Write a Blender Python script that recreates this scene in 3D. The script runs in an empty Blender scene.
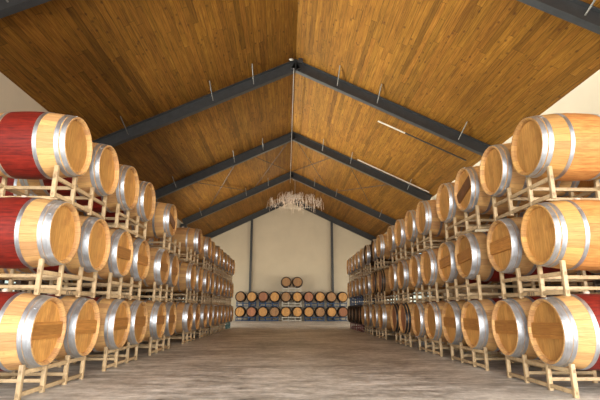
import bpy, bmesh, math, random
from mathutils import Vector, Matrix
random.seed(7)
scene = bpy.context.scene
COL = scene.collection
PI = math.pi

# ------------------------------------------------------------------ materials
def new_mat(name):
    m = bpy.data.materials.new(name); m.use_nodes = True
    nt = m.node_tree
    b = nt.nodes['Principled BSDF']
    return m, nt, b

class NT:
    """small node-graph helper"""
    def __init__(s, nt): s.nt = nt
    def n(s, typ, **kw):
        x = s.nt.nodes.new(typ)
        for k, v in kw.items(): setattr(x, k, v)
        return x
    def link(s, a, b): s.nt.links.new(a, b)
    def val(s, sock, v):
        if hasattr(v, 'is_output') or isinstance(v, bpy.types.NodeSocket): s.link(v, sock)
        else: sock.default_value = v
    def math(s, op, a, b=None, clamp=False):
        x = s.n('ShaderNodeMath', operation=op); x.use_clamp = clamp
        s.val(x.inputs[0], a)
        if b is not None: s.val(x.inputs[1], b)
        return x.outputs[0]
    def coord(s, which='Object'):
        return s.n('ShaderNodeTexCoord').outputs[which]
    def sep(s, v):
        x = s.n('ShaderNodeSeparateXYZ'); s.link(v, x.inputs[0]); return x.outputs
    def comb(s, a, b, c):
        x = s.n('ShaderNodeCombineXYZ')
        for i, v in enumerate((a, b, c)): s.val(x.inputs[i], v)
        return x.outputs[0]
    def white(s, v, dim='3D'):
        x = s.n('ShaderNodeTexWhiteNoise', noise_dimensions=dim)
        if dim == '1D': s.val(x.inputs['W'], v)
        else: s.val(x.inputs['Vector'], v)
        return x.outputs['Value']
    def noise(s, v, scale=5, detail=4, rough=.55, dist=0):
        x = s.n('ShaderNodeTexNoise'); s.link(v, x.inputs['Vector'])
        x.inputs['Scale'].default_value = scale; x.inputs['Detail'].default_value = detail
        x.inputs['Roughness'].default_value = rough; x.inputs['Distortion'].default_value = dist
        return x.outputs['Fac']
    def ramp(s, f, stops, interp='LINEAR'):
        x = s.n('ShaderNodeValToRGB'); s.link(f, x.inputs[0]); r = x.color_ramp; r.interpolation = interp
        while len(r.elements) < len(stops): r.elements.new(.5)
        for e, (p, c) in zip(r.elements, stops):
            e.position = p; e.color = (c[0], c[1], c[2], 1) if hasattr(c, '__len__') else (c, c, c, 1)
        return x.outputs[0]
    def mix(s, f, a, b, blend='MIX'):
        x = s.n('ShaderNodeMix', data_type='RGBA', blend_type=blend)
        s.val(x.inputs[0], f)
        for i, v in ((6, a), (7, b)):
            if isinstance(v, (tuple, list)): x.inputs[i].default_value = (v[0], v[1], v[2], 1)
            else: s.val(x.inputs[i], v)
        return x.outputs[2]
    def scale(s, v, sx, sy, sz):
        x = s.n('ShaderNodeMapping'); s.link(v, x.inputs[0]); x.inputs['Scale'].default_value = (sx, sy, sz); return x.outputs[0]
    def rand(s):
        return s.n('ShaderNodeObjectInfo').outputs['Random']
    def hsv(s, c, v=None, sat=None, h=None):
        x = s.n('ShaderNodeHueSaturation'); s.val(x.inputs['Color'], c)
        if v is not None: s.val(x.inputs['Value'], v)
        if sat is not None: s.val(x.inputs['Saturation'], sat)
        if h is not None: s.val(x.inputs['Hue'], h)
        return x.outputs[0]
    def bump(s, h, strength, dist, b):
        x = s.n('ShaderNodeBump'); x.inputs['Strength'].default_value = strength; x.inputs['Distance'].default_value = dist
        s.link(h, x.inputs['Height']); s.link(x.outputs[0], b.inputs['Normal'])

def simple(name, col, rough=.5, metal=0, var=.12, scale=20):
    m, nt, b = new_mat(name); g = NT(nt)
    f = g.noise(g.coord(), scale, 5)
    lo = tuple(c*(1-var) for c in col); hi = tuple(min(1, c*(1+var)) for c in col)
    g.link(g.ramp(f, [(.3, lo), (.7, hi)]), b.inputs['Base Color'])
    b.inputs['Roughness'].default_value = rough; b.inputs['Metallic'].default_value = metal
    return m

NST = 28
def stave_mat(name, band=None, base=((.40,.205,.075),(.66,.40,.175)), dark=0):
    """oak staves running along local X, round the axis; band = wine-red belt between the bilge hoops"""
    m, nt, b = new_mat(name); g = NT(nt)
    co = g.coord(); x, y, z = g.sep(co)
    ang = g.math('ARCTAN2', z, y)
    u = g.math('MULTIPLY', ang, NST/(2*PI))
    idx = g.math('FLOOR', u)
    rnd = g.rand()
    r1 = g.white(g.comb(idx, g.math('MULTIPLY', rnd, 97), 0))
    grain = g.noise(g.comb(g.math('MULTIPLY', x, 2.5), g.math('MULTIPLY', u, 3.5), g.math('MULTIPLY', r1, 20)), 3.2, 6, .62, .4)
    c = g.ramp(grain, [(.25, base[0]), (.75, base[1])])
    v = g.math('ADD', .80, g.math('MULTIPLY', r1, .36))
    v = g.math('MULTIPLY', v, g.math('ADD', .84, g.math('MULTIPLY', rnd, .3)))
    c = g.hsv(c, v=v, h=g.math('ADD', .494, g.math('MULTIPLY', r1, .014)))
    # small knots / wine drips
    st = g.noise(co, 7, 3, .6)
    c = g.mix(g.math('MULTIPLY', g.ramp(st, [(.62, 0), (.72, 1)]), .35), c, (.30, .11, .04))
    if band:
        n = g.noise(g.comb(g.math('MULTIPLY', x, 3), u, rnd), 6, 3)
        edge = g.math('ADD', g.math('ABSOLUTE', x), g.math('MULTIPLY', g.math('SUBTRACT', n, .5), .012))
        msk = g.math('LESS_THAN', edge, .172)
        bc = g.ramp(g.noise(g.comb(g.math('MULTIPLY', x, 1.5), g.math('MULTIPLY', u, .6), r1), 5, 5), [(.3, band[0]), (.75, band[1])])
        bc = g.hsv(bc, v=g.math('ADD', .85, g.math('MULTIPLY', r1, .3)))
        c = g.mix(msk, c, bc)
    # seams
    fr = g.math('FRACT', u)
    d = g.math('MINIMUM', fr, g.math('SUBTRACT', 1, fr))
    seam = g.ramp(d, [(.0, 0), (.05, 1)])
    c = g.mix(seam, g.hsv(c, v=.58), c)
    g.link(c, b.inputs['Base Color'])
    b.inputs['Roughness'].default_value = .58; b.inputs['Specular IOR Level'].default_value = .3
    g.bump(g.math('ADD', g.math('MULTIPLY', seam, .7), g.math('MULTIPLY', grain, .3)), .4, .003, b)
    return m

def head_mat(name, base=((.40,.185,.045),(.68,.37,.105)), along='Z'):
    """barrel head: boards along local Z side by side in Y"""
    m, nt, b = new_mat(name); g = NT(nt)
    co = g.coord(); x, y, z = g.sep(co)
    if along == 'Y': y, z = z, y
    u = g.math('ADD', g.math('DIVIDE', y, .085), .4)
    idx = g.math('FLOOR', u); rnd = g.rand()
    r1 = g.white(g.comb(idx, g.math('MULTIPLY', rnd, 53), 1))
    grain = g.noise(g.comb(g.math('MULTIPLY', y, 22), g.math('MULTIPLY', r1, 9), g.math('MULTIPLY', z, 2.2)), 3, 6, .6, .5)
    c = g.ramp(grain, [(.25, base[0]), (.75, base[1])])
    v = g.math('MULTIPLY', g.math('ADD', .84, g.math('MULTIPLY', r1, .28)), g.math('ADD', .82, g.math('MULTIPLY', rnd, .34)))
    c = g.hsv(c, v=v)
    st = g.noise(co, 5, 3, .6)
    c = g.mix(g.math('MULTIPLY', g.ramp(st, [(.52, 0), (.70, 1)]), .45), c, (.30, .105, .03))
    fr = g.math('FRACT', u); d = g.math('MINIMUM', fr, g.math('SUBTRACT', 1, fr))
    seam = g.ramp(d, [(0, 0), (.03, 1)])
    c = g.mix(seam, g.hsv(c, v=.6), c)
    g.link(c, b.inputs['Base Color']); b.inputs['Roughness'].default_value = .5
    g.bump(seam, .3, .002, b)
    return m

def hoop_mat(name, col, rough, metal=.92):
    m, nt, b = new_mat(name); g = NT(nt)
    co = g.coord()
    f = g.noise(g.scale(co, 6, 1, 1), 9, 5, .65)
    c = g.ramp(f, [(.25, tuple(k*.62 for k in col)), (.7, col)])
    c = g.hsv(c, v=g.math('ADD', .85, g.math('MULTIPLY', g.rand(), .25)))
    g.link(c, b.inputs['Base Color'])
    g.link(g.ramp(g.noise(co, 14, 5), [(.3, rough-.1), (.7, rough+.12)]), b.inputs['Roughness'])
    b.inputs['Metallic'].default_value = metal
    g.bump(f, .15, .002, b)
    return m

OAK   = stave_mat('oak_staves')
OAKR  = stave_mat('oak_staves_wine_band', band=((.095,.006,.004),(.27,.020,.010)))
OAKD  = stave_mat('oak_staves_dark_shaded', base=((.030,.016,.009),(.070,.036,.018)))  # dark oak, darkened further to put shade into the end stack
OAKS  = stave_mat('oak_staves_wine_stained', band=((.42,.155,.042),(.66,.33,.10)), base=((.42,.20,.058),(.70,.41,.145)))
HEAD  = head_mat('oak_head')
HEADD = head_mat('oak_head_aged', base=((.24,.12,.045),(.44,.24,.09)))
HEADR = head_mat('oak_head_reddish', base=((.26,.09,.04),(.46,.19,.08)))
BAR   = head_mat('oak_head_bar', base=((.31,.125,.026),(.52,.245,.060)), along='Y')
BARD  = head_mat('dark_head_bar', base=((.12,.05,.02),(.22,.10,.04)), along='Y')
GALV  = hoop_mat('galvanized_hoop', (.66,.70,.76), .44)
BLKH  = hoop_mat('black_hoop', (.05,.05,.055), .45, .6)
DRKH  = hoop_mat('shaded_dark_hoop', (.035,.03,.027), .5, .4)  # dark hoops, tone lowered for the same end-stack shade

def rack_mat(name, col, rust):
    m, nt, b = new_mat(name); g = NT(nt)
    co = g.coord()
    f = g.noise(co, 6, 5, .6)
    c = g.ramp(f, [(.3, tuple(k*.80 for k in col)), (.7, col)])
    r = g.noise(co, 19, 6, .7)
    c = g.mix(g.math('MULTIPLY', g.ramp(r, [(.50, 0), (.70, 1)]), .6), c, rust)
    c = g.hsv(c, v=g.math('ADD', .86, g.math('MULTIPLY', g.rand(), .2)))
    g.link(c, b.inputs['Base Color']); b.inputs['Roughness'].default_value = .5
    return m
CREAM = rack_mat('cream_rack_paint', (.56,.405,.225), (.20,.11,.05))
BLUE  = rack_mat('blue_rack_paint', (.022,.08,.21), (.04,.05,.08))
TEAL  = rack_mat('teal_rack_paint', (.06,.22,.22), (.05,.08,.08))
MAROON= rack_mat('maroon_rack_paint', (.22,.05,.045), (.08,.03,.03))
GAPSHADE = rack_mat('shaded_gap_rack', (.085,.055,.035), (.05,.03,.02))  # dark tone stands in for shade in the gaps between barrels
WHITE = rack_mat('white_rack_paint', (.74,.71,.64), (.4,.33,.25))
INK   = simple('stencil_ink', (.04,.032,.03), .7)

def ceiling_mat():
    m, nt, b = new_mat('pine_board_ceiling'); g = NT(nt)
    co = g.coord(); x, y, z = g.sep(co)
    W = .118
    u = g.math('DIVIDE', x, W); idx = g.math('FLOOR', u)
    off = g.white(idx, '1D')
    yy = g.math('DIVIDE', g.math('ADD', y, g.math('MULTIPLY', off, 9)), 3.3)
    idy = g.math('FLOOR', yy)
    r = g.white(g.comb(idx, idy, 3))
    r2 = g.white(g.comb(idx, idy, 11))
    grain = g.noise(g.comb(g.math('MULTIPLY', x, 14), g.math('MULTIPLY', y, .55), g.math('MULTIPLY', r, 31)), 2.6, 8, .70, .9)
    c = g.ramp(grain, [(.30, (.080,.032,.007)), (.5, (.190,.082,.011)), (.70, (.300,.140,.022))])
    v = g.ramp(r, [(0, .62), (.10, .86), (.5, 1.0), (1, 1.14)])
    c = g.hsv(c, v=v, h=g.math('ADD', .497, g.math('MULTIPLY', r2, .006)))
    # knots
    vo = g.n('ShaderNodeTexVoronoi'); g.link(g.scale(co, 4.2, 2.2, 0), vo.inputs['Vector']); vo.inputs['Scale'].default_value = 1.5
    kn = g.ramp(vo.outputs['Distance'], [(.06, 1), (.20, 0)])
    c = g.mix(g.math('MULTIPLY', kn, .75), c, (.06, .022, .008))
    big = g.noise(co, .5, 3)
    c = g.hsv(c, v=g.ramp(big, [(.3, .86), (.7, 1.12)]))
    fr = g.math('FRACT', u); d = g.math('MINIMUM', fr, g.math('SUBTRACT', 1, fr))
    seam = g.ramp(d, [(0, 0), (.06, 1)])
    fy = g.math('FRACT', yy); dy = g.math('MINIMUM', fy, g.math('SUBTRACT', 1, fy))
    seam = g.math('MULTIPLY', seam, g.ramp(dy, [(0, 0), (.002, 1)]))
    c = g.mix(seam, g.hsv(c, v=.45), c)
    g.link(c, b.inputs['Base Color']); b.inputs['Roughness'].default_value = .6; b.inputs['Specular IOR Level'].default_value = .2
    g.bump(seam, .4, .004, b)
    return m

def floor_mat():
    m, nt, b = new_mat('worn_concrete'); g = NT(nt)
    co = g.coord()
    f1 = g.noise(co, .55, 6, .62, .3); f2 = g.noise(g.scale(co, .8, 2.6, 1), 2.2, 7, .68, .4); f3 = g.noise(g.scale(co, 1, 1.5, 1), 7.5, 8, .75)
    f = g.math('ADD', g.math('ADD', g.math('MULTIPLY', f1, .30), g.math('MULTIPLY', f2, .36)), g.math('MULTIPLY', f3, .34))
    c = g.ramp(f, [(.39, (.11,.102,.090)), (.46, (.36,.34,.305)), (.53, (.62,.595,.55)), (.60, (.84,.82,.77))])
    # dark tyre / moisture streaks across the aisle
    s = g.noise(g.scale(co, .35, 2.2, 1), 1.1, 5, .7, .8)
    c = g.mix(g.math('MULTIPLY', g.ramp(s, [(.53, 0), (.66, 1)]), .6), c, (.15,.13,.105))
    g.link(c, b.inputs['Base Color'])
    g.link(g.ramp(f2, [(.35, .38), (.65, .62)]), b.inputs['Roughness'])
    g.bump(f, .25, .01, b)
    return m

CEIL = ceiling_mat(); FLOOR = floor_mat()
WALLM = simple('cream_wall_panel', (.60,.525,.40), .8, 0, .04, 1.2)
STEEL = simple('charcoal_beam_paint', (.040,.043,.046), .45, .0, .15, 6)
DZINC = simple('dull_zinc', (.22,.215,.20), .5, .3)
ZINC  = simple('zinc_rod', (.55,.55,.53), .4, .7)
DARKP = simple('dark_pipe', (.045,.040,.038), .5, .2)
GROUND= simple('gravel_yard', (.36,.33,.29), .9, 0, .2, 3)
STRAND= simple('pale_strands', (.60,.50,.42), .5, 0, .15, 30)
CONC  = simple('concrete_base', (.34,.31,.27), .8, 0, .1, 4)

def glass_mat():
    m, nt, b = new_mat('window_pane'); g = NT(nt)
    out = nt.nodes['Material Output']; nt.nodes.remove(b)
    t = g.n('ShaderNodeBsdfTransparent'); t.inputs[0].default_value = (.93,.96,.97,1)
    gl = g.n('ShaderNodeBsdfGlossy'); gl.inputs['Roughness'].default_value = .02
    mx = g.n('ShaderNodeMixShader'); mx.inputs[0].default_value = .06
    g.link(t.outputs[0], mx.inputs[1]); g.link(gl.outputs[0], mx.inputs[2]); g.link(mx.outputs[0], out.inputs[0])
    return m
GLASS = glass_mat()

# ------------------------------------------------------------------ mesh helpers
def mesh_of(bm, name, mats, smooth=False, angle=35):
    me = bpy.data.meshes.new(name)
    bm.normal_update(); bm.to_mesh(me); bm.free()
    for m in (mats if isinstance(mats, (list, tuple)) else [mats]): me.materials.append(m)
    if smooth:
        me.polygons.foreach_set('use_smooth', [True]*len(me.polygons))
        me.set_sharp_from_angle(angle=math.radians(angle))
    me.update()
    return me
def link(name, data, parent=None, loc=(0,0,0), rot=(0,0,0)):
    o = bpy.data.objects.new(name, data); COL.objects.link(o)
    o.location = loc; o.rotation_euler = rot
    if parent is not None: o.parent = parent
    return o
def box(bm, x0, x1, y0, y1, z0, z1, bev=0):
    vs = [bm.verts.new(p) for p in ((x0,y0,z0),(x1,y0,z0),(x1,y1,z0),(x0,y1,z0),(x0,y0,z1),(x1,y0,z1),(x1,y1,z1),(x0,y1,z1))]
    fs = [bm.faces.new([vs[i] for i in f]) for f in ((0,3,2,1),(4,5,6,7),(0,1,5,4),(1,2,6,5),(2,3,7,6),(3,0,4,7))]
    if bev:
        es = list({e for f in fs for e in f.edges})
        bmesh.ops.bevel(bm, geom=es, offset=bev, segments=2, affect='EDGES', profile=.5)
def rod(bm, a, b, r, n=10):
    a, b = Vector(a), Vector(b); d = (b-a).normalized()
    u = d.orthogonal().normalized(); v = d.cross(u)
    A = [bm.verts.new(a + r*(u*math.cos(2*PI*i/n)+v*math.sin(2*PI*i/n))) for i in range(n)]
    B = [bm.verts.new(b + r*(u*math.cos(2*PI*i/n)+v*math.sin(2*PI*i/n))) for i in range(n)]
    for i in range(n):
        bm.faces.new((A[i], A[(i+1)%n], B[(i+1)%n], B[i]))
    bm.faces.new(A[::-1]); bm.faces.new(B)
def lathe(prof, n=56, closed=True):
    """revolve (x, r) points about the X axis"""
    bm = bmesh.new(); rings = []
    for x, r in prof:
        rings.append([bm.verts.new((x, r*math.cos(2*PI*i/n), r*math.sin(2*PI*i/n))) for i in range(n)])
    k = len(rings)
    for j in range(k if closed else k-1):
        A, B = rings[j], rings[(j+1) % k]
        for i in range(n): bm.faces.new((A[i], A[(i+1)%n], B[(i+1)%n], B[i]))
    bmesh.ops.recalc_face_normals(bm, faces=bm.faces)
    return bm

# ------------------------------------------------------------------ the barrel
LEN, RH, RB = .95, .305, .358
HL = LEN/2
def rad(x): return RB - (RB-RH)*(abs(x)/HL)**2
def stave_bm():
    N = 22
    outer = [(-HL + LEN*i/N, rad(-HL + LEN*i/N)) for i in range(N+1)]
    # chime: flat end, bevelled inside, croze groove where the head sits
    right = [(HL, RH-.014), (HL-.022, RH-.030), (HL-.075, RH-.030)]
    left = [(-x, r) for x, r in reversed(right)]
    return lathe(outer + right + left, 56, True)
def head_bm(s):
    bm = bmesh.new(); n = 56; r = RH-.0295
    A = [bm.verts.new((s*(HL-.050), r*math.cos(2*PI*i/n), r*math.sin(2*PI*i/n))) for i in range(n)]
    B = [bm.verts.new((s*(HL-.072), r*math.cos(2*PI*i/n), r*math.sin(2*PI*i/n))) for i in range(n)]
    bm.faces.new(A); bm.faces.new(B)
    for i in range(n): bm.faces.new((A[i], A[(i+1)%n], B[(i+1)%n], B[i]))
    bmesh.ops.recalc_face_normals(bm, faces=bm.faces)
    return bm
def bar_bm(s, h=.075, c=.005):
    """board across the head, its ends following the round croze"""
    bm = bmesh.new(); r = RH-.0335; pts = []
    z0, z1 = c-h, c+h
    for k in range(7):
        z = z0+(z1-z0)*k/6; pts.append((math.sqrt(r*r-z*z), z))
    for k in range(7):
        z = z1-(z1-z0)*k/6; pts.append((-math.sqrt(r*r-z*z), z))
    xa, xb = s*(HL-.0505), s*(HL-.024)
    A = [bm.verts.new((xa, y, z)) for y, z in pts]; B = [bm.verts.new((xb, y, z)) for y, z in pts]
    bm.faces.new(A); bm.faces.new(B)
    for i in range(len(pts)):
        j = (i+1) % len(pts); bm.faces.new((A[i], A[j], B[j], B[i]))
    bmesh.ops.recalc_face_normals(bm, faces=bm.faces)
    return bm
def hoop_bm(xa, xb):
    t = .0035; k = 4
    out = [(xa+(xb-xa)*i/k, rad(xa+(xb-xa)*i/k)+t) for i in range(k+1)]
    inn = [(xa+(xb-xa)*i/k, rad(xa+(xb-xa)*i/k)-.001) for i in range(k, -1, -1)]
    bm = lathe(out+inn, 56, True)
    # rivet on the lap
    xm = (xa+xb)/2
    for dz in (-.012, .012):
        bmesh.ops.create_icosphere(bm, subdivisions=1, radius=.006, matrix=Matrix.Translation((xm+dz*.6, -(rad(xm)+t)*math.cos(.5), (rad(xm)+t)*math.sin(.5))))
    return bm
HOOPS = {'narrow': [(HL-.050, HL-.004), (HL-.104, HL-.062), (.175, .213)],
         'wide': [(HL-.068, HL-.003), (HL-.110, HL-.074), (.175, .213)]}
def hoop_set(mat, tag, style='narrow'):
    out = []
    for a, b in HOOPS[style]:
        out.append(mesh_of(hoop_bm(a, b), tag, mat, True)); out.append(mesh_of(hoop_bm(-b, -a), tag, mat, True))
    return out
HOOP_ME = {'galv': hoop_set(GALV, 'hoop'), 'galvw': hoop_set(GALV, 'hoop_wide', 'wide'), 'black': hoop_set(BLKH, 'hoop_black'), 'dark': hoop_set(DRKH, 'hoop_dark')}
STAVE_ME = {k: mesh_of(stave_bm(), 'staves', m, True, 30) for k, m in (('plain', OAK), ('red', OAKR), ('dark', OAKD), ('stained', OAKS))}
HEAD_ME = {(k, s): mesh_of(head_bm(s), 'head', m) for k, m in (('plain', HEAD), ('aged', HEADD), ('red', HEADR)) for s in (-1, 1)}
BAR_ME = {(k, s): mesh_of(bar_bm(s), 'head_bar', m) for k, m in (('plain', BAR), ('dark', BARD)) for s in (-1, 1)}
BUNG_ME = None
bm = bmesh.new(); bmesh.ops.create_cone(bm, cap_ends=True, segments=20, radius1=.026, radius2=.03, depth=.03)
bmesh.ops.translate(bm, verts=bm.verts, vec=(0, 0, RB+.006)); BUNG_ME = mesh_of(bm, 'bung', simple('silicone_bung', (.55,.45,.36), .5), True)

def tag(o, label=None, cat=None, group=None, kind=None):
    if label: o['label'] = label
    if cat: o['category'] = cat
    if group: o['group'] = group
    if kind: o['kind'] = kind
    return o

def make_barrel(wood='plain', hoops='galv', head='plain', bar=None):
    root = link('wine_barrel', None); root.empty_display_size = .1
    c = (0, 0, RB)
    link('staves', STAVE_ME[wood], root, c)
    for s in (-1, 1): link('head', HEAD_ME[(head, s)], root, c)
    for me in HOOP_ME[hoops]: link('hoop', me, root, c)
    if bar:
        for s in (-1, 1): link('head_bar', BAR_ME[(bar, s)], root, c)
    link('bung', BUNG_ME, root, c)
    return root
def copy_tree(o, parent=None):
    c = o.copy(); COL.objects.link(c)
    if parent is not None: c.parent = parent
    for ch in list(o.children): copy_tree(ch, c)
    return c
PROTO = {}
def barrel(kind, loc, rz, tilt, label, group):
    """kind = (wood, hoops, head, bar); the first of a kind is built, the rest are copies"""
    if kind not in PROTO: PROTO[kind] = r = make_barrel(*kind)
    else: r = copy_tree(PROTO[kind])
    r.location = loc; r.rotation_euler = (0, 0, rz)
    spin = random.choice([0, PI])
    for ch in r.children:
        n = ch.name.split('.')[0]
        if n == 'staves': ch.rotation_euler = (random.uniform(0, 6.28), 0, 0)
        elif n in ('head', 'head_bar'): ch.rotation_euler = (tilt, 0, 0)
        elif n == 'hoop': ch.rotation_euler = (random.uniform(-.9, .9), 0, 0)
    tag(r, label, 'barrel', group)
    return r

# ------------------------------------------------------------------ the two-barrel rack
DX = .375          # half depth between front and rear frame
PT = .020          # half tube
SP = .4075         # half the spacing of a pair
HP, IP = .600, .215   # outer and inner posts
def rack_meshes(upper, mat):
    ph = .355 if upper else .292
    zu = (.212, .252) if upper else (.206, .246)
    zl = (.040, .080) if upper else (.026, .064)
    zb = ((.205, .243), (.095, .130)) if upper else ((.200, .238), (.088, .122))
    R = []
    for sx in (-1, 1):
        for y in (-HP, -IP, IP, HP):
            bm = bmesh.new(); box(bm, sx*DX-PT, sx*DX+PT, y-PT, y+PT, .020 if upper else 0, ph, .004); R.append(('post', mesh_of(bm, 'post', mat, True)))
        for (z0, z1), nm in ((zu, 'top_rail'), (zl, 'bottom_rail')):
            bm = bmesh.new(); box(bm, sx*(DX)-.015, sx*(DX)+.015, -HP-.02, HP+.02, z0, z1, .004)
            R.append((nm, mesh_of(bm, nm, mat, True)))
    for y in (-IP, IP):
        for z0, z1 in zb:
            bm = bmesh.new(); box(bm, -DX, DX, y-.015, y+.015, z0, z1, .004); R.append(('cross_beam', mesh_of(bm, 'cross_beam', mat, True)))
    return R
RACK_ME = {}
def stencil_me(front):
    """worn, unreadable stencil strokes on the bottom rail"""
    bm = bmesh.new(); x = front*(DX+.0155)
    y = -.085; rr = random.Random(3)
    for k in range(4):
        w = .026
        a, b = sorted((x, x+front*.0012))
        box(bm, a, b, y, y+.008, .044, .076)
        if k % 2 == 0: box(bm, a, b, y+.018, y+.026, .044, .076)
        box(bm, a, b, y, y+.024, .044 if k % 2 else .069, .051 if k % 2 else .076)
        y += .044
    return mesh_of(bm, 'stencil_mark', INK)
RPROTO = {}
def rack(colour, upper, loc, rz, label, group, stencil=0):
    key = (colour, upper, stencil)
    mats = {'cream': CREAM, 'blue': BLUE, 'teal': TEAL, 'maroon': MAROON, 'white': WHITE, 'gap_shade': GAPSHADE}
    if key not in RPROTO:
        r = link('barrel_rack', None); r.empty_display_size = .1
        if (colour, upper) not in RACK_ME: RACK_ME[(colour, upper)] = rack_meshes(upper, mats[colour])
        for nm, me in RACK_ME[(colour, upper)]: link(nm, me, r)
        if stencil: tag(link('stencil_mark', stencil_me(stencil), r), 'dark worn stencil mark')
        RPROTO[key] = r
    else: r = copy_tree(RPROTO[key])
    r.location = loc; r.rotation_euler = (0, 0, rz)
    tag(r, label, 'barrel rack', group)
    return r

# ------------------------------------------------------------------ layout (metres, camera at x=y=0)
XL, XR = -2.213, 2.5225           # planes of the barrel heads either side of the aisle
Z = [.570, 1.5095, 2.448]        # barrel axis heights
ORD = ['nearest', 'second', 'third', 'fourth', 'fifth', 'sixth', 'seventh', 'eighth', 'ninth', 'tenth', 'eleventh', 'twelfth',
       'thirteenth', 'fourteenth', 'fifteenth', 'sixteenth']
TIER = ['bottom', 'middle', 'top']
PAIRS = {(-1, 0): [4.72, 6.55, 8.46, 10.90, 12.85, 14.60, 16.30, 18.02],
         (-1, 1): [4.78, 6.44, 8.42, 10.95, 12.85, 14.62, 16.32, 18.02],
         (-1, 2): [4.81, 6.45, 8.79, 10.73, 12.83, 14.60, 16.33, 18.05],
         (1, 0): [4.74, 6.52, 8.23, 10.10, 12.40, 14.20, 15.90, 17.55],
         (1, 1): [4.66, 6.52, 8.23, 10.05, 12.35, 14.20, 15.90, 17.55],
         (1, 2): [4.65, 6.35, 8.35, 10.08, 12.25, 14.20, 15.90, 17.55]}
MISSING = {(-1, 2, 5), (-1, 2, 6)}
SPEC = {}
def S(side, tier, idxs, wood='plain', hoops='galv', head='plain', bar=None, tilt=0):
    for i in idxs: SPEC[(side, tier, i)] = ((wood, hoops, head, bar), tilt)
S(-1, 0, [0,1,2,3], 'red', 'galvw', bar='plain'); S(-1, 0, [4,5,6,7,8,9,10], hoops='galvw', bar='plain'); S(-1, 0, [11,12,13,14,15], 'plain', 'galv', 'aged')
S(-1, 1, [0,1], 'red', 'galvw'); S(-1, 1, [2,3,4,5], hoops='galvw', bar='plain'); S(-1, 1, [6,7], 'plain'); S(-1, 1, [8,9,10,11,12,13,14,15], 'plain', 'galv', 'aged')
S(-1, 2, [0,1,2,3], 'red'); S(-1, 2, [4], 'plain', bar='dark', tilt=-.25); S(-1, 2, [7], 'plain', head='red'); S(-1, 2, [8,9], 'plain'); S(-1, 2, [10,11,12,13,14,15], 'plain', 'galv', 'aged')
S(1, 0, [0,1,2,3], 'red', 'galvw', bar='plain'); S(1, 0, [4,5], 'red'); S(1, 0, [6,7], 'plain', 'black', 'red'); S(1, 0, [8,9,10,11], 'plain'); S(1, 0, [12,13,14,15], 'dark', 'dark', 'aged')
S(1, 1, [0], 'stained'); S(1, 1, [1,2,3], 'red', 'galvw', bar='plain', tilt=.06); S(1, 1, [4,5,6,7], 'plain'); S(1, 1, [8,9], 'plain', 'dark', 'red'); S(1, 1, [10,11,12,13,14,15], 'plain', 'galv', 'aged')
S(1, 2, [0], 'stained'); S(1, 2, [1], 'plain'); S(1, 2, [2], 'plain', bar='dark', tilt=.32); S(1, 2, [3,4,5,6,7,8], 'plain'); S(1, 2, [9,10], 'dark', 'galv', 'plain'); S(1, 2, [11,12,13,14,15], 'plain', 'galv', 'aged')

def describe(kind):
    wood, hoops, head, bar = kind
    a = {'plain': 'oak barrel', 'red': 'red-banded oak barrel', 'stained': 'wine-stained oak barrel', 'dark': 'darker oak barrel'}[wood]
    if hoops == 'black': a = 'black-hooped ' + a
    elif hoops == 'dark': a = 'dark-hooped ' + a
    if bar == 'plain': a += ' with a head board'
    elif bar == 'dark': a += ' with slanted dark head board'
    return a
for side in (-1, 1):
    X = XL if side < 0 else XR
    cx = X + side*HL
    word = 'left' if side < 0 else 'right'
    for t in range(3):
        seq = 0
        for k, py in enumerate(PAIRS[(side, t)]):
            # rack under this pair
            if t == 0: base, up = 0, False
            else: base, up = Z[t]-.635, True
            colour = 'cream'
            if side > 0 and t == 0 and k >= 6: colour = 'maroon'
            if side > 0 and t == 1 and k >= 6: colour = 'blue'
            if side < 0 and t == 0 and k == 7: colour = 'teal'
            jy = random.uniform(-.02, .02) if k > 2 else 0
            rack(colour, up, (cx, py+jy, base), 0, '%s steel rack, %s from the camera, holding the %s row\'s %s tier' % (colour, ORD[k], word, TIER[t]),
                 'barrel racks in the %s row' % word, stencil=(-side if (t == 1 and k in (0, 1, 2)) else 0))
            for j in (0, 1):
                i = 2*k+j
                if (side, t, i) in MISSING: continue
                kind, tilt = SPEC[(side, t, i)]
                w = (jy if k > 2 else 0)
                yy = py + (-SP, SP)[j] + w
                lab = '%s, %s in the %s row\'s %s tier' % (describe(kind), ORD[seq], word, TIER[t])
                barrel(kind, (cx + random.uniform(-.012, .012) if i > 1 else cx, yy, Z[t]-RB), 0, tilt*-side + random.uniform(-.03, .03), lab, 'barrels in the %s row\'s %s tier' % (word, TIER[t]))
                seq += 1
# second rows behind the aisle rows, glimpsed through the gaps
for side, pairs in ((-1, [6.6, 8.4, 10.2, 12.0, 13.8]), (1, [4.8, 6.6])):
    X = (XL-LEN-.30) if side < 0 else (XR+LEN+.30)
    cx = X + side*HL; word = 'left' if side < 0 else 'right'
    for t in range(3):
        for k, py in enumerate(pairs):
            base, up = (0, False) if t == 0 else (Z[t]-.635, True)
            rack('gap_shade', up, (cx, py, base), 0, 'dark rack glimpsed behind the %s row\'s %s tier' % (word, TIER[t]), 'racks hidden behind the %s row\'s %s tier' % (word, TIER[t]))
            for j in (0, 1):
                barrel(('plain', 'galv', 'plain', None) if (k+j+t) % 2 else ('red', 'galv', 'plain', None), (cx, py+(-SP, SP)[j], Z[t]-RB), 0, 0,
                       'oak barrel glimpsed behind the %s row\'s %s tier' % (word, TIER[t]), 'barrels hidden behind the %s row\'s %s tier' % (word, TIER[t]))

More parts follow.
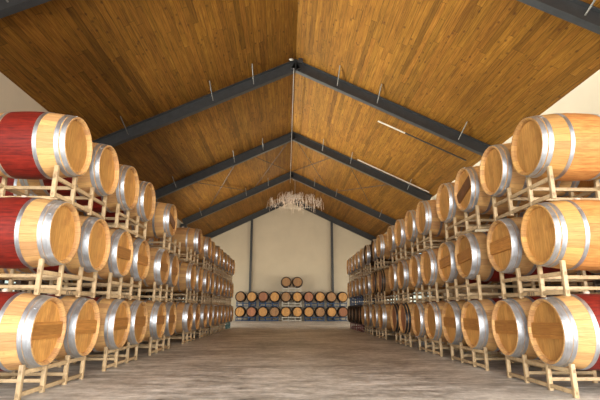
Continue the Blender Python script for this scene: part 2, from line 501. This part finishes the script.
# back stack: two tiers of ten facing the camera, two more barrels on top
YB = 28.482
BX0 = .354; BS = .735
for t in range(2):
    for k in range(5):
        colour = 'white' if k == 2 else 'blue'
        base, up = (0, False) if t == 0 else (Z[1]-.635, True)
        px = BX0 + (2*k-4)*BS
        rack(colour, up, (px, YB+HL, base), PI/2, '%s rack, %s from left under the end wall stack\'s %s tier' % (colour, ['first', 'second', 'third', 'fourth', 'fifth'][k], ['lower', 'upper'][t]), 'racks of the end wall stack')
        for j in (0, 1):
            i = 2*k+j
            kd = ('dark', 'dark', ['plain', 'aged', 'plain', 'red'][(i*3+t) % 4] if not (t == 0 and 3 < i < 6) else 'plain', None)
            barrel(kd, (px+(-BS/2, BS/2)[j], YB+HL, Z[t]-RB), PI/2, random.uniform(-.3, .3),
                   'dark-hooped barrel against the end wall, %s from left in the %s tier' % ((['first']+ORD[1:])[i], ['lower', 'upper'][t]),
                   'barrels against the end wall')
rack('white', True, (BX0, YB+HL, Z[2]-.635), PI/2, 'white rack topping the end wall stack, holding just two barrels', 'racks of the end wall stack')
for j, w in ((0, 'left'), (1, 'right')):
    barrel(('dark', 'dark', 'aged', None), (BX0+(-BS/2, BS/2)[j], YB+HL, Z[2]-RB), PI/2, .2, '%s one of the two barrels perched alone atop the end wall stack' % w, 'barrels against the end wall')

# ------------------------------------------------------------------ the building
RX, RZ, SL = .2275, 8.4227, .4756
WX0, WX1 = RX-6.16, RX+6.11
Y0, Y1 = -4.6, 29.75
ZE = RZ - SL*6.11
def roofz(x): return RZ - SL*abs(x-RX)
def struct(name, bm, mat, parent=None, smooth=False):
    o = link(name, mesh_of(bm, name, mat, smooth), parent)
    if parent is None: o['kind'] = 'structure'
    return o
bm = bmesh.new(); box(bm, WX0-.2, WX1+.2, Y0-.1, Y1+.2, -.15, 0); struct('floor', bm, FLOOR)
bm = bmesh.new(); box(bm, -60, 60, -60, 80, -.40, -.16); struct('ground', bm, GROUND)
def slab(a, b, t=.12):
    bm = bmesh.new()
    pr = [(a, roofz(a)), (b, roofz(b)), (b, roofz(b)+t), (a, roofz(a)+t)]
    A = [bm.verts.new((x, Y0-.6, z)) for x, z in pr]; B = [bm.verts.new((x, Y1+.3, z)) for x, z in pr]
    bm.faces.new(A); bm.faces.new(B)
    for i in range(4): bm.faces.new((A[i], A[(i+1)%4], B[(i+1)%4], B[i]))
    bmesh.ops.recalc_face_normals(bm, faces=bm.faces); return bm
struct('ceiling', slab(WX0-.35, RX), CEIL); struct('ceiling', slab(RX, WX1+.35), CEIL)
# gable wall at the far end
bm = bmesh.new()
pr = [(WX0-.2, 0), (WX1+.2, 0), (WX1+.2, roofz(WX1+.2)), (RX, RZ), (WX0-.2, roofz(WX0-.2))]
A = [bm.verts.new((x, Y1, z)) for x, z in pr]; B = [bm.verts.new((x, Y1+.2, z)) for x, z in pr]
bm.faces.new(A); bm.faces.new(B)
for i in range(5): bm.faces.new((A[i], A[(i+1)%5], B[(i+1)%5], B[i]))
bmesh.ops.recalc_face_normals(bm, faces=bm.faces); struct('wall_back', bm, WALLM)
# front gable behind the camera, opening narrowed to keep light off the second rows
DX0, DX1, DZ = -2.0, 2.4, 3.9
bm = bmesh.new()
box(bm, WX0-.2, DX0, Y0-.2, Y0, 0, ZE); box(bm, DX1, WX1+.2, Y0-.2, Y0, 0, ZE); box(bm, DX0, DX1, Y0-.2, Y0, DZ, ZE)
pr = [(WX0-.2, ZE), (WX1+.2, ZE), (WX1+.2, roofz(WX1+.2)), (RX, RZ), (WX0-.2, roofz(WX0-.2))]
A = [bm.verts.new((x, Y0-.2, z)) for x, z in pr]; B = [bm.verts.new((x, Y0, z)) for x, z in pr]
bm.faces.new(A); bm.faces.new(B)
for i in range(5): bm.faces.new((A[i], A[(i+1)%5], B[(i+1)%5], B[i]))
bmesh.ops.recalc_face_normals(bm, faces=bm.faces); struct('wall_front', bm, WALLM)
# side walls with window openings; those past the row ends are added for light
WIN_L = [(1.4, 5.8), (7.2, 11.5), (13.0, 17.2), (18.7, 23.0), (24.5, 28.8)]
WZ0, WZ1 = 2.75, 4.15      # high windows
LZ0, LZ1 = .95, 2.0        # low windows in the left wall
LOW_L = [(5.2, 6.6), (8.2, 10.2), (12.2, 14.0), (18.7, 23.0), (24.5, 28.8)]
FILL_LOW_R = [(18.7, 23.0), (24.5, 28.8)]  # right-hand windows are unseen, added only for the far fill lamps
FILL_WIN_R = [(18.7, 23.0), (24.5, 28.8)]
nwin = 0
def bands(bm, x0, x1, ya, yb, z0, z1, wins):
    ys = [ya] + [v for w in wins for v in w] + [yb]
    for i in range(0, len(ys), 2): box(bm, x0, x1, ys[i], ys[i+1], z0, z1)
for nm, x0, x1, hi, lo, xg in (('wall_left', WX0-.2, WX0, WIN_L, LOW_L, WX0-.1), ('wall_right', WX1, WX1+.2, FILL_WIN_R, FILL_LOW_R, WX1+.1)):
    bm = bmesh.new()
    yd = 1.2      # both side walls stop short, unseen, to let the added side fills in
    box(bm, x0, x1, yd, Y1, 0, LZ0); bands(bm, x0, x1, yd, Y1, LZ0, LZ1, lo)
    box(bm, x0, x1, yd, Y1, LZ1, WZ0); bands(bm, x0, x1, yd, Y1, WZ0, WZ1, hi)
    box(bm, x0, x1, Y0, Y1, WZ1, ZE+.02)
    struct(nm, bm, WALLM)
    for a, b, z0, z1 in [(a, b, WZ0, WZ1) for a, b in hi] + [(a, b, LZ0, LZ1) for a, b in lo]:
        nwin += 1
        w = link('window_%d' % nwin, None); w['kind'] = 'structure'; w.location = (xg, (a+b)/2, z0)
        h = (b-a)/2; H = z1-z0
        bm = bmesh.new()
        box(bm, -.04, .04, -h, h, 0, .06); box(bm, -.04, .04, -h, h, H-.06, H)
        for k in range(4):
            yy = -h+.03+(2*h-.06)*k/3; box(bm, -.04, .04, yy-.03, yy+.03, .06, H-.06)
        link('window_frame', mesh_of(bm, 'window_frame', STEEL), w)
        bm = bmesh.new(); box(bm, -.004, .004, -h, h, .03, H-.03)
        link('pane', mesh_of(bm, 'pane', GLASS), w)

# rigid steel frames
def ibeam(P, Q, depth, width, tw=.014, tf=.022, flip=Vector((0, 0, 1)), top_at=0):
    """I-section from P to Q (outer flange line), depth measured towards -flip"""
    bm = bmesh.new(); P, Q = Vector(P), Vector(Q); d = (Q-P).normalized()
    n = (flip - d*flip.dot(d)).normalized(); w = Vector((0, 1, 0))
    prof = [(-width/2, 0), (width/2, 0), (width/2, -tf), (tw/2, -tf), (tw/2, -depth+tf), (width/2, -depth+tf), (width/2, -depth), (-width/2, -depth), (-width/2, -depth+tf), (-tw/2, -depth+tf), (-tw/2, -tf), (-width/2, -tf)]
    A = [bm.verts.new(P + w*a + n*b) for a, b in prof]; B = [bm.verts.new(Q + w*a + n*b) for a, b in prof]
    bm.faces.new(A); bm.faces.new(B)
    for i in range(12): bm.faces.new((A[i], A[(i+1)%12], B[(i+1)%12], B[i]))
    bmesh.ops.recalc_face_normals(bm, faces=bm.faces)
    return bm
FY = [.745, 6.492, 12.240, 17.987, 23.735, 29.60]
cs = 1/math.sqrt(1+SL*SL)
for k, y in enumerate(FY):
    f = link('trim_%d' % (k+1), None); f['kind'] = 'structure'; f.location = (0, y, 0)
    DEP = .395*cs; FW = .16
    for s in (-1, 1):
        P = (RX, 0, RZ-.005); xe = RX+s*6.05; Q = (xe, 0, roofz(xe)-.005)
        bm = ibeam(P, Q, DEP, FW)
        link('rafter', mesh_of(bm, 'rafter', STEEL), f)
        bm = ibeam((RX+s*6.10, 0, 0), (RX+s*6.10, 0, roofz(RX+s*6.1)-.2), .34, .20, flip=Vector((s, 0, 0)))
        link('column', mesh_of(bm, 'column', STEEL), f)
        # slim flange braces up to the purlin line
        for q in (0, 1, 3):
            dx = 1.30 + 1.22*q
            x = RX+s*dx
            a = Vector((x, -FW/2-.005, roofz(x)-.29)); b = Vector((x, -.80, roofz(x)-.03))
            if k == 5: continue
            bm = bmesh.new(); rod(bm, a, b, .016, 8)
            link('flange_brace', mesh_of(bm, 'flange_brace', DZINC, True), f)
    # ridge splice plate
    bm = bmesh.new(); box(bm, RX-.015, RX+.015, -FW/2, FW/2, RZ-.40, RZ-.03)
    link('splice_plate', mesh_of(bm, 'splice_plate', STEEL), f)
# gable columns
for k, x in enumerate((-2.43, 3.12)):
    bm = bmesh.new(); box(bm, x-.075, x+.075, Y1-.24, Y1, 0, roofz(x)-.40)
    o = struct('trim_%d' % (7+k), bm, STEEL)
# thin roof cross bracing
YA, YC = 18.15, 23.55
rods = [(RX, YC, RX-1.95, YA), (RX, YC, RX+1.95, YA), (RX, YA, RX-2.1, YC), (RX, YA, RX+2.1, YC),
        (RX+2.4, YC, RX+4.6, YA), (RX+2.4, YA, RX+4.6, YC), (RX-2.4, YC, RX-4.6, YA), (RX-2.4, YA, RX-4.6, YC)]
for k, (xa, ya, xb, yb) in enumerate(rods):
    bm = bmesh.new(); rod(bm, (xa, ya, roofz(xa)-.10), (xb, yb, roofz(xb)-.10), .014, 8)
    o = link('brace_rod', mesh_of(bm, 'brace_rod', DARKP, True)); 
    tag(o, 'thin dark bracing rod crossing under the board ceiling between the far roof beams', 'rod', 'roof bracing rods')

# conduit along the ridge with its drops, and the sprinkler pipe on the right slope
def pipe_obj(name, pts, r, mat, label, cat):
    bm = bmesh.new()
    for a, b in zip(pts[:-1], pts[1:]): rod(bm, a, b, r, 10)
    return tag(link(name, mesh_of(bm, name, mat, True)), label, cat)
pipe_obj('conduit', [(RX-.06, 12.0, RZ-.43), (RX-.06, 24.6, RZ-.43)], .011, ZINC, 'pale conduit running under the roof ridge towards the chandelier', 'pipe')
PY = 13.5
SPK = pipe_obj('sprinkler_pipe', [(3.95, PY, roofz(3.95)-.12), (5.95, PY, roofz(5.95)-.12)], .026, DARKP, 'thin dark pipe with pale upper length, down the right ceiling slope by the nearer beam', 'pipe')
bm = bmesh.new(); rod(bm, (3.05, PY, roofz(3.05)-.12), (3.95, PY, roofz(3.95)-.12), .026, 10)
tag(link('upper_length', mesh_of(bm, 'upper_length', WHITE, True), SPK), 'pale upper length')
pipe_obj('conduit', [(3.0, 17.5, roofz(3.0)-.12), (6.0, 17.5, roofz(6.0)-.12)], .024, WHITE, 'pale thin pipe down the right ceiling slope by the second whole beam', 'pipe')
# small ridge fitting
t = link('ridge_fitting', None); t.location = (RX, 12.02, RZ-.10); tag(t, 'small pale and dark fitting at the ridge by the nearest whole beam', 'fitting')
bm = bmesh.new(); bmesh.ops.create_uvsphere(bm, u_segments=16, v_segments=10, radius=.05, matrix=Matrix.Translation((-.14, 0, -.02)) @ Matrix.Diagonal((1.4, 1, .8, 1)))
link('cover', mesh_of(bm, 'cover', WHITE, True), t)
bm = bmesh.new(); box(bm, .08, .22, -.05, .05, -.10, .02, .01); link('box', mesh_of(bm, 'box', DARKP), t)

# chandelier of pale dangling strands
ch = link('chandelier', None); ch.location = (.46, 25.0, 6.42)
tag(ch, 'wide pale chandelier of dangling strands hanging high before the end wall', 'chandelier')
bm = bmesh.new(); rod(bm, (0, 0, .7), (0, 0, RZ-.02-6.42), .012, 8); link('stem', mesh_of(bm, 'stem', ZINC, True), ch)
bm = bmesh.new(); bmesh.ops.create_cone(bm, cap_ends=True, segments=24, radius1=.14, radius2=.09, depth=.05, matrix=Matrix.Translation((0, 0, RZ-.08-6.42)))
link('ceiling_rose', mesh_of(bm, 'ceiling_rose', ZINC, True), ch)
for rr, zz in ((1.55, .42), (.95, .66), (.45, .80)):
    bm = bmesh.new(); n = 40
    for i in range(n):
        a, b = 2*PI*i/n, 2*PI*(i+1)/n
        rod(bm, (rr*math.cos(a), rr*.8*math.sin(a), zz), (rr*math.cos(b), rr*.8*math.sin(b), zz), .008, 6)
    link('ring', mesh_of(bm, 'ring', ZINC, True), ch)
bm = bmesh.new()
rg = random.Random(5)
for k in range(300):
    rr = rg.choice([1.55, 1.55, .95, .95, .45]); a = rg.uniform(0, 2*PI)
    q = rg.uniform(.72, 1.10); x, y = rr*math.cos(a)*q, rr*.8*math.sin(a)*q
    zt = {1.55: .42, .95: .66, .45: .80}[rr] + rg.uniform(-.05, .38)
    zb = zt - rg.uniform(.18, .5)
    dx, dy = rg.uniform(-.10, .10), rg.uniform(-.10, .10)
    rod(bm, (x, y, zt), (x+dx, y+dy, zb), rg.uniform(.006, .013), 5)
o = link('strands', mesh_of(bm, 'strands', STRAND, True), ch); o['kind'] = 'stuff'

# ------------------------------------------------------------------ light
w = bpy.data.worlds.new('sky'); scene.world = w; w.use_nodes = True
nt = w.node_tree; bg = nt.nodes['Background']
sky = nt.nodes.new('ShaderNodeTexSky'); sky.sky_type = 'NISHITA'; sky.sun_disc = False
sky.sun_elevation = math.radians(48); sky.sun_rotation = math.radians(200)
nt.links.new(sky.outputs[0], bg.inputs[0]); bg.inputs[1].default_value = .22

def area(name, loc, direction, sx, sy, power, col, spread=180):
    l = bpy.data.lights.new(name, 'AREA'); l.shape = 'RECTANGLE'; l.size = sx; l.size_y = sy; l.energy = power; l.color = col; l.spread = math.radians(spread)
    o = bpy.data.objects.new(name, l); COL.objects.link(o); o.location = loc
    o.rotation_euler = Vector(direction).to_track_quat('-Z', 'Y').to_euler()
    return o
# daylight through the open front gable
area('daylight_open_front', ((DX0+DX1)/2, Y0-.25, DZ/2), (0, 1, -.05), DX1-DX0, DZ-.1, 1150, (1, .96, .90))
# daylight through the left windows, then added fill past the row ends
for k, (a, b) in enumerate(WIN_L[:3]): area('window_fill', (WX0-.35, (a+b)/2, 3.4), (1, 0, .47), b-a, 1.3, (450, 410, 430)[k], (1, .93, .80), 66)
for a, b in WIN_L[3:4]: area('window_fill', (WX0-.35, (a+b)/2, 3.4), (1, -.25, .5), b-a, 1.3, 420, (1, .92, .78), 90)
for sx, xw in ((1, WX0-.35), (-1, WX1+.35)):  # lamps at added far windows, brightening the end wall and stack
    area('window_fill', (xw, 20.85, 1.9), (sx, .75, .22), 4.2, 1.9, 285, (1, .89, .72), 150)
    area('window_fill', (xw, 26.65, 1.9), (sx, .30, .20), 4.2, 1.9, 175, (1, .87, .67), 150)
# unseen side fills behind the camera, added to light the barrel heads
area('side_fill', (WX1+.3, -1.5, 1.9), (-.8, .6, -.45), 5.6, 3.2, 450, (1, .96, .90), 110)
area('side_fill', (WX0-.3, -1.7, 1.9), (.8, .6, -.45), 5.4, 3.2, 200, (1, .96, .90), 110)
# warm lamp of the chandelier
p = bpy.data.lights.new('chandelier_lamp', 'POINT'); p.energy = 70; p.color = (1, .80, .55); p.shadow_soft_size = .5
o = bpy.data.objects.new('chandelier_lamp', p); COL.objects.link(o); o.location = (.34, 25.0, 6.3)

# ------------------------------------------------------------------ camera
f_px, pit, yaw, rol = 432.81, .245816, .030471, .00225
cp, sp, cy, sy = math.cos(pit), math.sin(pit), math.cos(yaw), math.sin(yaw)
fw = Vector((sy*cp, cy*cp, sp)); rt = Vector((cy, -sy, 0)); up = rt.cross(fw)
r2 = rt*math.cos(rol)+up*math.sin(rol); u2 = -rt*math.sin(rol)+up*math.cos(rol)
M = Matrix((r2, u2, -fw)).transposed().to_4x4(); M.translation = Vector((0, 0, .7776))
cam = bpy.data.cameras.new('camera'); cam.sensor_width = 36; cam.lens = f_px/600*36; cam.clip_end = 200; cam.clip_start = .05
co = bpy.data.objects.new('camera', cam); COL.objects.link(co); co.matrix_world = M
scene.camera = co

vs = scene.view_settings
vs.view_transform = 'Standard'; vs.look = 'None'; vs.gamma = 1; vs.use_curve_mapping = False; vs.exposure = 0
